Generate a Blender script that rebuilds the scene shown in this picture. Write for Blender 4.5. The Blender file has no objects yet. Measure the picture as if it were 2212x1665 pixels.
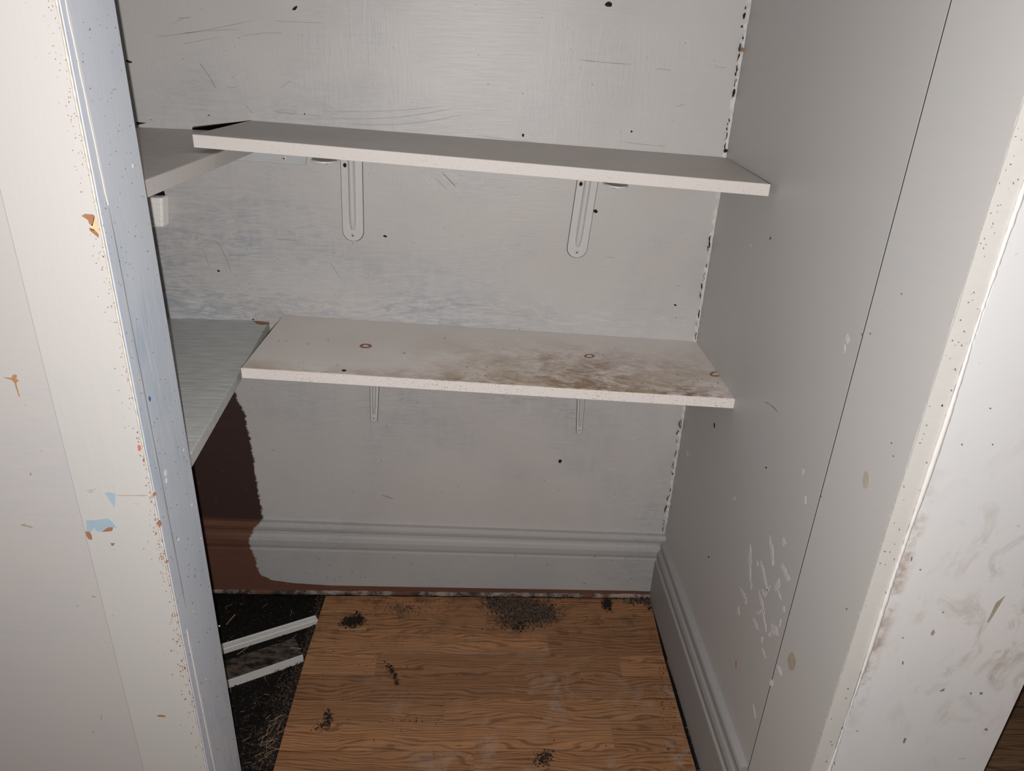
import bpy, bmesh, math, random
from mathutils import Vector, Matrix
random.seed(7)
scene = bpy.context.scene
COL = scene.collection

# ------------------------------------------------------------------ camera
FPX, CX, CY = 1592.0, 1106.0, 832.5          # focal length and centre, in pixels of the 2212x1665 frame
CAMH = 1.16
vdn = Vector((-164, 3380, FPX)).normalized()                  # world down, in camera axes (x right, y down, z forward)
dfw = Vector((-60, 0, FPX)); dfw.y = -(vdn.x*dfw.x + vdn.z*FPX)/vdn.y; dfw.normalize()
rgt = vdn.cross(dfw)
if rgt.x < 0: rgt = -rgt
def c2w(c): return Vector((c.dot(rgt), c.dot(dfw), -c.dot(vdn)))
cx_, cy_, cz_ = c2w(Vector((1,0,0))), c2w(Vector((0,-1,0))), c2w(Vector((0,0,-1)))
cam = bpy.data.objects.new('camera', bpy.data.cameras.new('camera'))
cam.matrix_world = Matrix(((cx_.x,cy_.x,cz_.x,0),(cx_.y,cy_.y,cz_.y,0),(cx_.z,cy_.z,cz_.z,CAMH),(0,0,0,1)))
cam.data.sensor_fit = 'HORIZONTAL'; cam.data.sensor_width = 36; cam.data.lens = FPX*36/2212
cam.data.clip_start = 0.01
COL.objects.link(cam); scene.camera = cam
# ------------------------------------------------------------------ light
world = bpy.data.worlds.new('world'); scene.world = world; world.use_nodes = True
world.node_tree.nodes['Background'].inputs[0].default_value = (1, .93, .88, 1)
world.node_tree.nodes['Background'].inputs[1].default_value = 0.012
ld = bpy.data.lights.new('phone_flash', 'POINT'); ld.shadow_soft_size = 0.0025
ld.energy = 44.0; ld.color = (1.0, .962, .935)
flash = bpy.data.objects.new('phone_flash', ld)
flash.matrix_world = cam.matrix_world.copy()
flash.location = (-0.009, 0.0, CAMH-0.055)
COL.objects.link(flash)
vs = scene.view_settings
vs.view_transform = 'Standard'; vs.look = 'None'; vs.gamma = 1.0; vs.use_curve_mapping = False
vs.exposure = 0.0

# ------------------------------------------------------------------ unprojection: a pixel gives a direction, a known plane gives the distance
ORG = Vector((0,0,CAMH))
def ray(x, y): return c2w(Vector((x-CX, y-CY, FPX)))
def atY(x, y, Y): r = ray(x,y); return ORG + r*(Y/r.y)
def atX(x, y, X): r = ray(x,y); return ORG + r*(X/r.x)
def atZ(x, y, Z): r = ray(x,y); return ORG + r*((Z-CAMH)/r.z)
def onp(x, y, pl): r = ray(x,y); p, n = pl; return ORG + r*((p-ORG).dot(n)/r.dot(n))
def plane3(a, b, c):
    n = (b-a).cross(c-a).normalized()
    if n.dot(ORG-a) < 0: n = -n
    return (a, n)

YB = 1.35                                     # closet back wall
XR = 0.436                                    # closet right wall
YS = 0.763                                    # seam between right wall sheet and jamb lining
YRF = 0.640; XRF = 0.448                      # right jamb front edge
XLJ = -0.340; YLF = 0.672; YLR = 0.776        # left jamb
YLW = 0.676                                   # left front wall face, behind its casing
XLW = -0.78                                   # closet left wall
ZT = 2.35

# ------------------------------------------------------------------ mesh helpers
def tag(o, label=None, cat=None, group=None, kind=None):
    if label: o['label'] = label
    if cat: o['category'] = cat
    if group: o['group'] = group
    if kind: o['kind'] = kind
    return o
def mk(name, verts, faces, mat, parent=None, smooth=False, loc=None):
    me = bpy.data.meshes.new(name)
    L = Vector(loc) if loc is not None else Vector((0,0,0))
    me.from_pydata([tuple(Vector(v)-L) for v in verts], [], faces); me.update()
    bm = bmesh.new(); bm.from_mesh(me)
    bmesh.ops.recalc_face_normals(bm, faces=bm.faces); bm.to_mesh(me); bm.free()
    if mat: me.materials.append(mat)
    if smooth:
        for p in me.polygons: p.use_smooth = True
    o = bpy.data.objects.new(name, me); o.location = L; COL.objects.link(o)
    if parent:
        o.parent = parent
        o.location = L - parent.location
    return o
def empty(name, loc):
    o = bpy.data.objects.new(name, None); o.location = loc; o.empty_display_size = .02; COL.objects.link(o); return o
HEX = [(0,3,2,1),(4,5,6,7),(0,1,5,4),(1,2,6,5),(2,3,7,6),(3,0,4,7)]
def hexa(name, b, t, mat, parent=None, bevel=0, loc=None, seg=1):
    o = mk(name, list(b)+list(t), HEX, mat, parent, loc=loc)
    if bevel: bev(o, bevel, seg)
    return o
def bev(o, w, seg=1):
    bm = bmesh.new(); bm.from_mesh(o.data)
    bmesh.ops.bevel(bm, geom=list(bm.edges), offset=w, segments=seg, affect='EDGES', profile=.5)
    bm.to_mesh(o.data); bm.free()
def box(name, x0,x1,y0,y1,z0,z1, mat, parent=None, bevel=0, loc=None):
    return hexa(name, [(x0,y0,z0),(x1,y0,z0),(x1,y1,z0),(x0,y1,z0)], [(x0,y0,z1),(x1,y0,z1),(x1,y1,z1),(x0,y1,z1)], mat, parent, bevel, loc)
def sweep(name, prof, path, mat, parent=None, loc=None, smooth=False):
    """prof: list of profile points per path station (function i -> list of Vectors)"""
    V, F = [], []
    n = len(prof(0))
    for i in range(path): V += prof(i)
    for i in range(path-1):
        for j in range(n):
            k = (j+1) % n
            F.append((i*n+j, i*n+k, (i+1)*n+k, (i+1)*n+j))
    F.append(tuple(range(n))); F.append(tuple(range((path-1)*n, path*n)))
    return mk(name, V, F, mat, parent, smooth, loc)

class Flat:
    """thin irregular chips, holes, scratches lying on a surface; a px outline is taken to that surface"""
    def __init__(s): s.V=[]; s.F=[]
    def poly(s, pts, pl, lift=.00035):
        b=len(s.V); n=pl[1]
        for (x,y) in pts:
            p=onp(x,y,pl); s.V.append(p+n*lift)
        for (x,y) in pts: s.V.append(onp(x,y,pl)-n*.0005)
        m=len(pts); s.F.append(tuple(range(b,b+m)))
        for i in range(m):
            j=(i+1)%m; s.F.append((b+i,b+j,b+m+j,b+m+i))
    def ribbon(s, pts, w, pl, lift=.0003):
        out=[];back=[]
        for i,(x,y) in enumerate(pts):
            a=pts[max(0,i-1)]; c=pts[min(len(pts)-1,i+1)]
            dx,dy=c[0]-a[0],c[1]-a[1]; l=math.hypot(dx,dy) or 1
            ww=w*(.15 if i in (0,len(pts)-1) else random.uniform(.6,1.2))/2
            out.append((x-dy/l*ww,y+dx/l*ww)); back.append((x+dy/l*ww,y-dx/l*ww))
        for i in range(len(pts)-1):
            s.poly([out[i],out[i+1],back[i+1],back[i]], pl, lift)
    def build(s, name, mat, parent=None, stuff=False):
        o=mk(name, s.V, s.F, mat, parent)
        if stuff: o['kind']='stuff'
        return o
def blob(cx, cy, rx, ry, n=11, jit=.25, ang=0):
    out=[]
    for i in range(n):
        a=2*math.pi*i/n; k=1+random.uniform(-jit,jit)
        x,y=rx*k*math.cos(a),ry*k*math.sin(a); c,s_=math.cos(ang),math.sin(ang)
        out.append((cx+x*c-y*s_, cy+x*s_+y*c))
    return out
def chip(name, pts, pl, mat, parent, lift=.00035):
    f=Flat(); f.poly(pts, pl, lift); return f.build(name, mat, parent)

# ------------------------------------------------------------------ materials
def lin(h):
    h=h.lstrip('#'); r=[]
    for i in (0,2,4):
        c=int(h[i:i+2],16)/255; r.append(c/12.92 if c<=.04045 else ((c+.055)/1.055)**2.4)
    return (*r,1)
class N:
    def __init__(s, name):
        s.m=bpy.data.materials.new(name); s.m.use_nodes=True; s.t=s.m.node_tree
        s.b=s.t.nodes['Principled BSDF']; s.tc=s.t.nodes.new('ShaderNodeTexCoord')
        s.obj=s.tc.outputs['Object']
    def n(s, typ, **kw):
        nd=s.t.nodes.new('ShaderNode'+typ)
        for k,v in kw.items():
            if k.startswith('_'): setattr(nd,k[1:],v)
            else:
                key=int(k[1:]) if k[0]=='i' and k[1:].isdigit() else k
                s.put(nd.inputs[key], v)
        return nd
    def put(s, inp, v):
        if isinstance(v, bpy.types.NodeSocket): s.t.links.new(v, inp)
        else: inp.default_value=v
    def math(s, op, a, b=0.0, c=None, clamp=False):
        nd=s.n('Math', _operation=op, _use_clamp=clamp, i0=a, i1=b)
        if c is not None: s.put(nd.inputs[2], c)
        return nd.outputs[0]
    def scale(s, sc, off=(0,0,0), rot=(0,0,0), vec=None):
        nd=s.n('Mapping'); s.put(nd.inputs['Vector'], vec or s.obj)
        nd.inputs['Scale'].default_value=sc; nd.inputs['Location'].default_value=off; nd.inputs['Rotation'].default_value=rot
        return nd.outputs[0]
    def noise(s, vec, scale, detail=3, rough=.55, dist=0):
        nd=s.n('TexNoise'); s.put(nd.inputs['Vector'],vec); nd.inputs['Scale'].default_value=scale
        nd.inputs['Detail'].default_value=detail; nd.inputs['Roughness'].default_value=rough; nd.inputs['Distortion'].default_value=dist
        return nd.outputs['Fac']
    def ramp(s, v, lo, hi, a=0.0, b=1.0):
        nd=s.n('MapRange', _clamp=True); s.put(nd.inputs[0],v); nd.inputs[1].default_value=lo; nd.inputs[2].default_value=hi
        nd.inputs[3].default_value=a; nd.inputs[4].default_value=b; return nd.outputs[0]
    def mix(s, f, a, b):
        nd=s.n('Mix', _data_type='RGBA'); s.put(nd.inputs[0],f); s.put(nd.inputs[6],a); s.put(nd.inputs[7],b); return nd.outputs[2]
    def xyz(s, vec=None):
        nd=s.n('SeparateXYZ'); s.put(nd.inputs[0], vec or s.obj); return nd.outputs
    def box(s, x, lo, hi, soft):                 # soft window
        a=s.ramp(x, lo-soft, lo+soft); b=s.ramp(x, hi-soft, hi+soft, 1, 0); return s.math('MULTIPLY',a,b)
    def bump(s, h, strength=.2, dist=.001):
        nd=s.n('Bump'); nd.inputs['Strength'].default_value=strength; nd.inputs['Distance'].default_value=dist
        s.put(nd.inputs['Height'],h); s.t.links.new(nd.outputs[0], s.b.inputs['Normal'])
    def out(s, col, rough=.5, spec=.5):
        s.put(s.b.inputs['Base Color'], col); s.put(s.b.inputs['Roughness'], rough); s.b.inputs['Specular IOR Level'].default_value=spec
        return s.m
def g(v, w=(1,1,1)): return (v*w[0], v*w[1], v*w[2], 1)

def plain(name, col, rough=.6, spec=.4, var=.15, sc=60):
    m=N(name); f=m.noise(m.obj, sc, 3)
    d=tuple(c*(1-var) for c in col[:3])+(1,); l=tuple(min(1,c*(1+var)) for c in col[:3])+(1,)
    return m.out(m.mix(f,d,l), rough, spec)
def paint(name, col, cool, amt=.5, rough=.42, spec=.5, sc=(3,3,14), speck=.0, fine=.12, bump=.08, vstroke=False):
    """brushed gloss paint: patches of an older cool coat under strokes of the top coat, fine brush relief"""
    m=N(name)
    s1=m.scale((4,4,30)) if not vstroke else m.scale((34,34,3))
    big=m.noise(m.obj, 3.2, 3, .6, .6)
    st=m.noise(s1, 3, 4, .62, 1.2)
    f=m.math('MULTIPLY', m.ramp(big,.42,.68), m.ramp(st,.36,.66))
    c=m.mix(m.math('MULTIPLY',f,amt), col, cool)
    fn=m.noise(m.scale((30,30,160) if not vstroke else (160,160,22)), 2.2, 3, .6)
    c=m.mix(m.ramp(fn,.3,.75,0,fine), c, tuple(x*.72 for x in col[:3])+(1,))
    if speck>0:
        vo=m.noise(m.obj, 210, 2, .5); rg=m.noise(m.obj, 9, 2, .5)
        c=m.mix(m.math('MULTIPLY', m.ramp(vo,.74-speck*.05,.78), m.ramp(rg,.5,.62)), c, (.08,.06,.05,1))
    m.bump(m.math('ADD', fn, m.math('MULTIPLY',st,.6)), bump, .002)
    return m.out(c, rough, spec)

WARM=(1.0,.972,.945)
M={}
M['casing']=paint('paint_casing', g(.485,WARM), g(.45,(.97,1,1.02)), .3, .45, .4, speck=.4, vstroke=True, fine=.05, bump=.04)
M['frontwall']=paint('paint_front_wall', g(.46,(1,.955,.93)), g(.42,(.95,1,1.06)), .5, .55, .35, bump=.03, fine=.06)
M['jamb']=paint('paint_jamb_blue', g(.56,(.91,.985,1.09)), g(.40,(.80,1,1.28)), .95, .42, .4, vstroke=True, speck=.3, fine=.08)
M['rsheet']=paint('paint_right_sheet', g(.47,(1,.97,.945)), g(.43,(.95,1,1.04)), .5, .45, .4, bump=.02, fine=.05)
M['rjamb']=paint('paint_right_jamb', g(.45,(1,.975,.95)), g(.42,(.97,1,1.03)), .5, .5, .4, bump=.02, fine=.05)
M['edge']=paint('paint_jamb_edge', g(.55,(1,.97,.92)), g(.52,(.98,1,1)), .4, .55, .3, speck=1.0, fine=.15, bump=.03)
M['white']=plain('white_paint', g(.66,WARM), .45, .5, .07)
M['shelfwhite']=plain('shelf_edge_white', g(.72,(1,.955,.92)), .5, .4, .06)
M['bracket']=plain('bracket_paint', g(.57,(1,.98,.965)), .33, .5, .05)
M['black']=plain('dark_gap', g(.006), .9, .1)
M['bare']=plain('painted_shelf_shadow',(.016,.011,.010,1),.8,.2)  # near-black colour for the upper shelf's painted shadow on the wall
M['seam']=plain('painted_seam_shade',(.03,.027,.025,1),.9,.1)
M['hole']=plain('hole_dark', (.022,.018,.016,1), .9, .1)
M['brownchip']=plain('bare_brown_wood', (.30,.145,.075,1), .7, .3, .35, 300)
M['tanchip']=plain('bare_yellow_wood', (.55,.43,.27,1), .7, .3, .25, 300)
M['crackbrown']=plain('crack_brown', (.36,.205,.105,1), .7, .3, .35, 300)
M['bluechip']=plain('old_blue_paint', (.30,.40,.47,1), .45, .4, .08)
M['redchip']=plain('old_red_paint', (.48,.16,.11,1), .5, .4, .1)
M['deepblue']=plain('blue_paint_fleck', (.05,.13,.32,1), .5, .4, .1)
M['scuff']=plain('pale_scuff', g(.57,(1,.985,.965)), .55, .3, .08, 200)
M['caulk']=plain('caulk', g(.60,(1,.965,.92)), .5, .4, .15, 200)
M['scratch']=plain('scratch_line', (.20,.195,.19,1), .7, .2)
M['smudge']=plain('tan_smudge_pale',(.385,.345,.30,1),.6,.3,.15,100)
M['softline']=plain('soft_scratch', (.29,.285,.28,1), .6, .3)
M['ghost']=plain('faint_scratch', (.40,.39,.385,1), .6, .3)
M['steel']=plain('screw_steel', (.55,.54,.52,1), .35, .6, .2, 300)
M['stain']=plain('tan_stain', (.35,.295,.24,1), .7, .3, .3, 120)
M['rust']=plain('rust_mark', (.27,.135,.085,1), .75, .25, .35, 240)

def back_wall_mat(name, pts, zlo, zhi, base=None, bmp=.20, rg=.43, spc=.42, k=1.0):
    """off-white brushed coat over an older blue-grey one; left of an uneven brushed border the wall is still bare brown"""
    m=N(name); X,Y,Z=m.xyz()
    col=g(.51*k,(1,.972,.95)); cool=g(.36*k,(.90,.99,1.10)); whitec=g(.60*k,(1,.985,.965))
    big=m.noise(m.obj, 2.6, 3, .6, .8)
    st=m.noise(m.scale((5,1,30),rot=(0,.10,0)), 3, 5, .68, 2.4)
    sv=m.noise(m.scale((14,1,4),rot=(0,.35,0)), 2.5, 5, .65, 1.8)
    f=m.math('MULTIPLY', m.ramp(big,.46,.66), m.ramp(m.math('ADD',m.math('MULTIPLY',st,.68),m.math('MULTIPLY',sv,.32)),.40,.62))
    # streakier band in the lower left bay, where the brush ran dry
    loc=m.math('MULTIPLY', m.ramp(X,-.25,-.62), m.box(Z,.655,.86,.05))
    f=m.math('ADD', m.math('MULTIPLY',f,.72), m.math('MULTIPLY', loc, m.ramp(st,.42,.62,0,.6)), clamp=True)
    bandz=m.box(Z,.64,.70,.02)
    f=m.math('ADD', f, m.math('MULTIPLY', m.math('MULTIPLY',bandz,m.ramp(X,.3,.0)), m.ramp(st,.45,.6,0,.5)), clamp=True)
    c=m.mix(f, col, cool)
    wt=m.noise(m.scale((6,1,26),off=(3,0,7)), 3, 4, .65, 1.4)
    c=m.mix(m.math('MULTIPLY', m.ramp(wt,.56,.70,0,.7), m.math('MAXIMUM',m.math('MAXIMUM',loc,bandz),.25)), c, whitec)
    pk=m.noise(m.obj, 6.5, 2, .5)
    c=m.mix(m.ramp(pk,.46,.66,0,.30), c, g(.47*k,(1,.93,.90)))
    # brush relief
    h1=m.noise(m.scale((9,1,110),rot=(0,.12,0)), 2.4, 4, .65, .7); h2=m.noise(m.scale((90,1,9),rot=(0,-.15,0)), 2.4, 4, .65, .9)
    sel=m.ramp(m.noise(m.obj,5.5,2), .46,.54)
    hm=m.math('ADD', m.math('MULTIPLY',h1,m.math('SUBTRACT',1.0,sel)), m.math('MULTIPLY',h2,sel))
    m.bump(hm, bmp, .002)
    # bare brown
    fz=m.n('MapRange',_clamp=True); m.put(fz.inputs[0],Z); fz.inputs[1].default_value=zlo; fz.inputs[2].default_value=zhi
    fc=m.n('FloatCurve'); m.put(fc.inputs['Value'], fz.outputs[0])
    cv=fc.mapping.curves[0]; xlo,xhi=-1.0,1.0
    P=sorted([((p.z-zlo)/(zhi-zlo),(p.x-xlo)/(xhi-xlo)) for p in pts])
    while len(cv.points)<len(P): cv.points.new(.5,.5)
    for cp,(a,b) in zip(cv.points,P): cp.location=(a,b); cp.handle_type='VECTOR'
    fc.mapping.update()
    edge=m.ramp(fc.outputs[0],0,1,xlo,xhi)
    wob=m.math('MULTIPLY', m.math('SUBTRACT', m.noise(m.scale((14,1,70)),2,4,.7), .5), .017)
    wob=m.math('ADD',wob, m.math('MULTIPLY', m.math('SUBTRACT', m.noise(m.obj,70,3,.6), .5), .012))
    dlt=m.math('ADD', m.math('SUBTRACT', edge, X), wob)
    br=m.ramp(dlt,-.0015,.0025)
    bn=m.noise(m.scale((5,1,40)),3,3)
    bc=base or ((.036,.019,.015,1),(.052,.027,.022,1))
    brown=m.mix(bn,*bc)
    c=m.mix(br,c,brown)
    return m.out(c, m.ramp(br,0,1,rg,.65), spc)
wall_pts=[atY(x,y,YB) for x,y in [(505,840),(512,855),(521,875),(530,900),(541,950),(548,1000),(557,1050),(566,1100),(569,1120),(558,1132)]]
zt=wall_pts[0].z
wall_pts=[Vector((wall_pts[0].x,YB,zt+.03)), Vector((-.98,YB,zt+.032)), Vector((-.98,YB,1.9))]+wall_pts+[Vector((wall_pts[-1].x,YB,0))]
M['backwall']=back_wall_mat('paint_back_wall', wall_pts, 0, 2.0)
bb_pts=[atY(x,y,YB-.02) for x,y in [(560,1130),(548,1148),(538,1165),(543,1185),(553,1205),(556,1225),(568,1242),(590,1251),(640,1258),(720,1263)]]
bb_pts=[Vector((bb_pts[0].x,0,.35))]+bb_pts+[Vector((.1,0,bb_pts[-1].z-.003)), Vector((.42,0,bb_pts[-1].z-.0055)), Vector((.45,0,0))]
M['baseback']=back_wall_mat('paint_baseboard_back', bb_pts, 0, .35, base=((.105,.046,.030,1),(.15,.070,.048,1)), bmp=.08, rg=.6, spc=.25, k=.80)
m=N('bare_shoe_line'); c=m.mix(m.ramp(m.noise(m.scale((1,1,1)),26,5,.75),.42,.58), (.30,.25,.22,1), (.05,.034,.027,1))
c=m.mix(m.ramp(m.noise(m.obj,9,3,.6),.52,.6), c, (.13,.06,.042,1)); M['basebare']=m.out(c,.75,.25)

def particle(name, col, dots=.5):
    m=N(name); a=m.noise(m.scale((1,1,1)), 420, 2, .5); b=m.noise(m.obj, 900, 1, .5)
    rg=m.noise(m.obj, 7, 2)
    k=m.math('MULTIPLY', m.ramp(a,.60,.68), m.ramp(rg,.38,.62,.25,1))
    c=m.mix(m.math('MULTIPLY',k,dots), col, (.13,.085,.055,1))
    c=m.mix(m.ramp(b,.4,.8,0,.15), c, (.55,.42,.33,1))
    m.bump(a,.15,.001)
    return m.out(c,.6,.3)
M['chipedge']=particle('particle_board_edge', g(.74,(1,.945,.905)), .75)
M['chipedge2']=particle('painted_board_edge', g(.62,(1,.95,.92)), .28)
def melamine(name, stain=False, kk=1.0):
    m=N(name); X,Y,Z=m.xyz()
    c=m.mix(m.ramp(m.noise(m.obj,9,3),.4,.7,0,.5), g(.72*kk,(1,.94,.895)), g(.64*kk,(1,.915,.86)))
    if stain:
        a=m.noise(m.scale((1,1.5,1)), 16, 5, .68, .6); b=m.noise(m.scale((1,2,1)), 60, 4, .7)
        reg=m.math('MULTIPLY', m.box(X,-.04,.36,.16), m.ramp(Y,.10,-.10))       # near the front edge, right half
        reg=m.math('ADD', reg, m.ramp(Y,-.085,-.118,0,.30))
        k=m.math('MULTIPLY', m.ramp(m.math('ADD',m.math('MULTIPLY',a,.62),m.math('MULTIPLY',b,.38)),.42,.62), m.math('MULTIPLY',reg,1.3), clamp=True)
        c=m.mix(k, c, (.26,.15,.085,1))
        y2=m.math('MULTIPLY', m.ramp(m.noise(m.obj,5,2),.45,.65,0,.5), m.ramp(Y,.05,-.11))
        c=m.mix(y2, c, (.50,.41,.31,1))
    else:
        c=m.mix(m.ramp(m.noise(m.scale((2,8,1)),18,3),.62,.75,0,.35), c, (.25,.20,.17,1))
    return m.out(c,.5,.35)
M['melamine']=melamine('melamine_top',False,.80); M['melstain']=melamine('melamine_stained',True)
def oldboard(name, col, amt):
    m=N(name); st=m.noise(m.scale((7,60,20)),3,4,.65,.5)
    c=m.mix(m.ramp(st,.35,.7,0,amt), col, tuple(x*.55 for x in col[:3])+(1,))
    hl=m.noise(m.scale((4,90,4),off=(1,3,0)),3,3,.6)
    c=m.mix(m.ramp(hl,.66,.72,0,.5), c, g(.75))
    m.bump(st,.25,.002)
    return m.out(c,.5,.4)
M['lupper']=oldboard('grey_board_upper', g(.64,(1,.95,.91)), .5)
M['llower']=oldboard('grey_board_lower', g(.58,(.96,1,.99)), .7)
M['boardedge']=particle('grey_board_edge', g(.50,(1,.97,.95)), .35)

def laminate(name, y0, sw, dusty=True, lo=(.098,.043,.020,1), hi=(.345,.170,.078,1), L=.5):
    m=N(name); X,Y,Z=m.xyz()
    si=m.math('FLOOR', m.math('DIVIDE', m.math('SUBTRACT',Y,y0), sw))
    w1=m.n('TexWhiteNoise',_noise_dimensions='1D'); m.put(w1.inputs['W'], m.math('ADD',si,17.3))
    ci=m.math('FLOOR', m.math('ADD', m.math('DIVIDE',X,L), m.math('MULTIPLY',w1.outputs[0],7.0)))
    w2=m.n('TexWhiteNoise',_noise_dimensions='2D'); cv=m.n('CombineXYZ'); m.put(cv.inputs[0],ci); m.put(cv.inputs[1],si); m.put(w2.inputs['Vector'],cv.outputs[0])
    off=m.n('VectorMath',_operation='MULTIPLY'); m.put(off.inputs[0],w2.outputs['Color']); off.inputs[1].default_value=(9,3,5)
    ad=m.n('VectorMath',_operation='ADD'); m.put(ad.inputs[0],m.obj); m.put(ad.inputs[1],off.outputs[0])
    wrp=m.noise(m.scale((2.2,9,1),vec=ad.outputs[0]),2,2,.5)
    wc=m.n('CombineXYZ'); m.put(wc.inputs[1], m.math('MULTIPLY',m.math('SUBTRACT',wrp,.5),.075))
    ad2=m.n('VectorMath',_operation='ADD'); m.put(ad2.inputs[0],ad.outputs[0]); m.put(ad2.inputs[1],wc.outputs[0])
    v=m.scale((.12,1,1), vec=ad2.outputs[0])
    wv=m.n('TexWave',_wave_type='BANDS',_bands_direction='Y'); m.put(wv.inputs['Vector'],v)
    wv.inputs['Scale'].default_value=44; wv.inputs['Distortion'].default_value=3.0; wv.inputs['Detail'].default_value=3; wv.inputs['Detail Scale'].default_value=2.5; wv.inputs['Detail Roughness'].default_value=.6
    fine=m.noise(m.scale((3,150,1),vec=ad.outputs[0]),3,3,.6)
    gr=m.math('ADD', m.math('MULTIPLY', m.ramp(wv.outputs['Fac'],.02,.45),.50), m.math('MULTIPLY',m.ramp(fine,.3,.62),.50))
    c=m.mix(gr, lo, hi)
    tone=m.ramp(w2.outputs['Value'],0,1,.78,1.18)
    hs=m.n('HueSaturation'); hs.inputs['Saturation'].default_value=1.0; m.put(hs.inputs['Value'],tone); m.put(hs.inputs['Color'],c); c=hs.outputs[0]
    fr=m.math('FRACT', m.math('DIVIDE', m.math('SUBTRACT',Y,y0), sw))
    ln=m.math('LESS_THAN', m.math('ABSOLUTE', m.math('SUBTRACT',fr,.5)), .485)
    c=m.mix(m.ramp(ln,0,1,.35,0), c, (.06,.028,.014,1))
    rough=.42
    if dusty:
        d=m.math('MULTIPLY', m.ramp(m.noise(m.obj,15,5,.72,.5),.48,.68), m.math('MULTIPLY', m.ramp(m.noise(m.obj,5.2,2),.42,.6), m.ramp(Y,1.22,1.05)))
        d=m.math('MULTIPLY',d,m.ramp(X,-.25,.05,.25,1))
        c=m.mix(m.math('MULTIPLY',d,.7), c, (.34,.265,.215,1))
        e=m.math('MULTIPLY', m.ramp(m.noise(m.obj,22,4,.7),.5,.72), m.ramp(Y,1.12,1.32,.18,.8))
        c=m.mix(e, c, (.045,.03,.022,1))
    m.bump(fine,.06,.001)
    return m.out(c, rough, .35)

# ------------------------------------------------------------------ the setting
def S(o): o['kind']='structure'; return o
PB=(Vector((0,YB,0)),Vector((0,-1,0)))
PR=(Vector((XR,0,0)),Vector((-1,0,0)))
PFL=(Vector((0,YLW,0)),Vector((0,-1,0)))
PCAS=(Vector((0,YLF,0)),Vector((0,-1,0)))
PLJ=(Vector((XLJ,0,0)),Vector((1,0,0)))
PRF=(Vector((0,YRF,0)),Vector((0,-1,0)))
PRJ=plane3(Vector((XR,YS,0)),Vector((XRF,YRF,0)),Vector((XR,YS,1)))
PF0=(Vector((0,0,0)),Vector((0,0,1)))

wall_back=S(box('wall_back', XLW-.05, XR+.05, YB, YB+.06, -.03, ZT, M['backwall']))
wall_right=S(box('wall_right', XR, XR+.012, YS+.0027, YB, -.03, ZT, M['rsheet']))
S(box('wall_partition', XR+.013, .684, YRF+.02, YB+.06, -.03, ZT, M['frontwall']))
S(box('wall_left', XLW-.05, XLW, YLW, YB, -.03, ZT, M['rsheet']))
wall_front=S(box('wall_front_left', -1.6, XLJ-.012, YLW, YLR-.004, -.03, ZT, M['frontwall']))
wall_stub=S(hexa('wall_front_right', [(.4735,YRF,-.03),(.684,YRF,-.03),(.684,YRF+.0195,-.03),(.4735,YRF+.0195,-.03)], [(.4735,YRF,ZT),(.684,YRF,ZT),(.684,YRF+.0195,ZT),(.4735,YRF+.0195,ZT)], None, bevel=.002))
S(box('wall_front_top', XLJ-.011, .472, YLW, YLR-.01, 2.06, ZT, M['frontwall']))
S(box('ceiling', -1.6, 2.4, -.6, 2.6, ZT, ZT+.04, M['frontwall']))
S(box('wall_hall_far', .69, 2.4, 2.6, 2.65, -.03, ZT, M['frontwall']))
S(box('wall_hall_right', 2.4, 2.45, -.6, 2.6, -.03, ZT, M['frontwall']))
# stained face of the wall end right of the closet
m=N('paint_wall_end_stained'); X,Y,Z=m.xyz()
c=m.mix(m.ramp(m.noise(m.obj,4,3),.4,.65,0,.6), g(.66,(1,.97,.955)), g(.61,(.97,1,1.03)))
a=m.noise(m.scale((14,1,9),rot=(0,.5,0)),1.6,5,.7,.8)
reg=m.math('MULTIPLY', m.box(Z,.40,.78,.12), m.ramp(X,.50,.62,.35,1))
c=m.mix(m.math('MULTIPLY',m.ramp(a,.52,.75,0,.85),reg), c, (.33,.255,.18,1))
near=m.math('MULTIPLY', m.box(X,.470,.487,.006), m.box(Z,.42,.74,.05))
c=m.mix(m.math('MULTIPLY',m.ramp(m.noise(m.obj,38,4,.7),.45,.68,0,.8),near), c, (.27,.17,.10,1))
sp=m.noise(m.obj,120,2); c=m.mix(m.math('MULTIPLY',m.ramp(sp,.70,.75),m.ramp(m.noise(m.obj,8,2),.5,.6,0,.6)), c, (.16,.14,.12,1))
m.bump(m.noise(m.obj,60,3),.03,.002)
wall_stub.data.materials.append(m.out(c,.55,.35))

# left casing board, its jamb lining and the stop line on it
trim_1=S(box('trim_1', atY(130,940,YLF).x, XLJ, YLF, YLW, -.02, 2.06, M['casing'], bevel=.0008))
trim_2=S(box('trim_2', XLJ-.0115, XLJ, YLW+.0002, YLR, -.02, 2.06, M['jamb'], bevel=.0012))
trim_3=S(hexa('trim_3', [(XRF,YRF+.0005,-.02),(XRF+.012,YRF+.0005,-.02),(XR+.0125,YS,-.02),(XR,YS,-.02)], [(XRF,YRF+.0005,2.06),(XRF+.012,YRF+.0005,2.06),(XR+.0125,YS,2.06),(XR,YS,2.06)], M['rjamb']))
box('seam_shade_fill', XR+.0004, XR+.011, YS+.0001, YS+.0026, -.02, 2.06, M['seam'], wall_right)  # solid dark filler, shade inside the seam put in as colour
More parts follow.
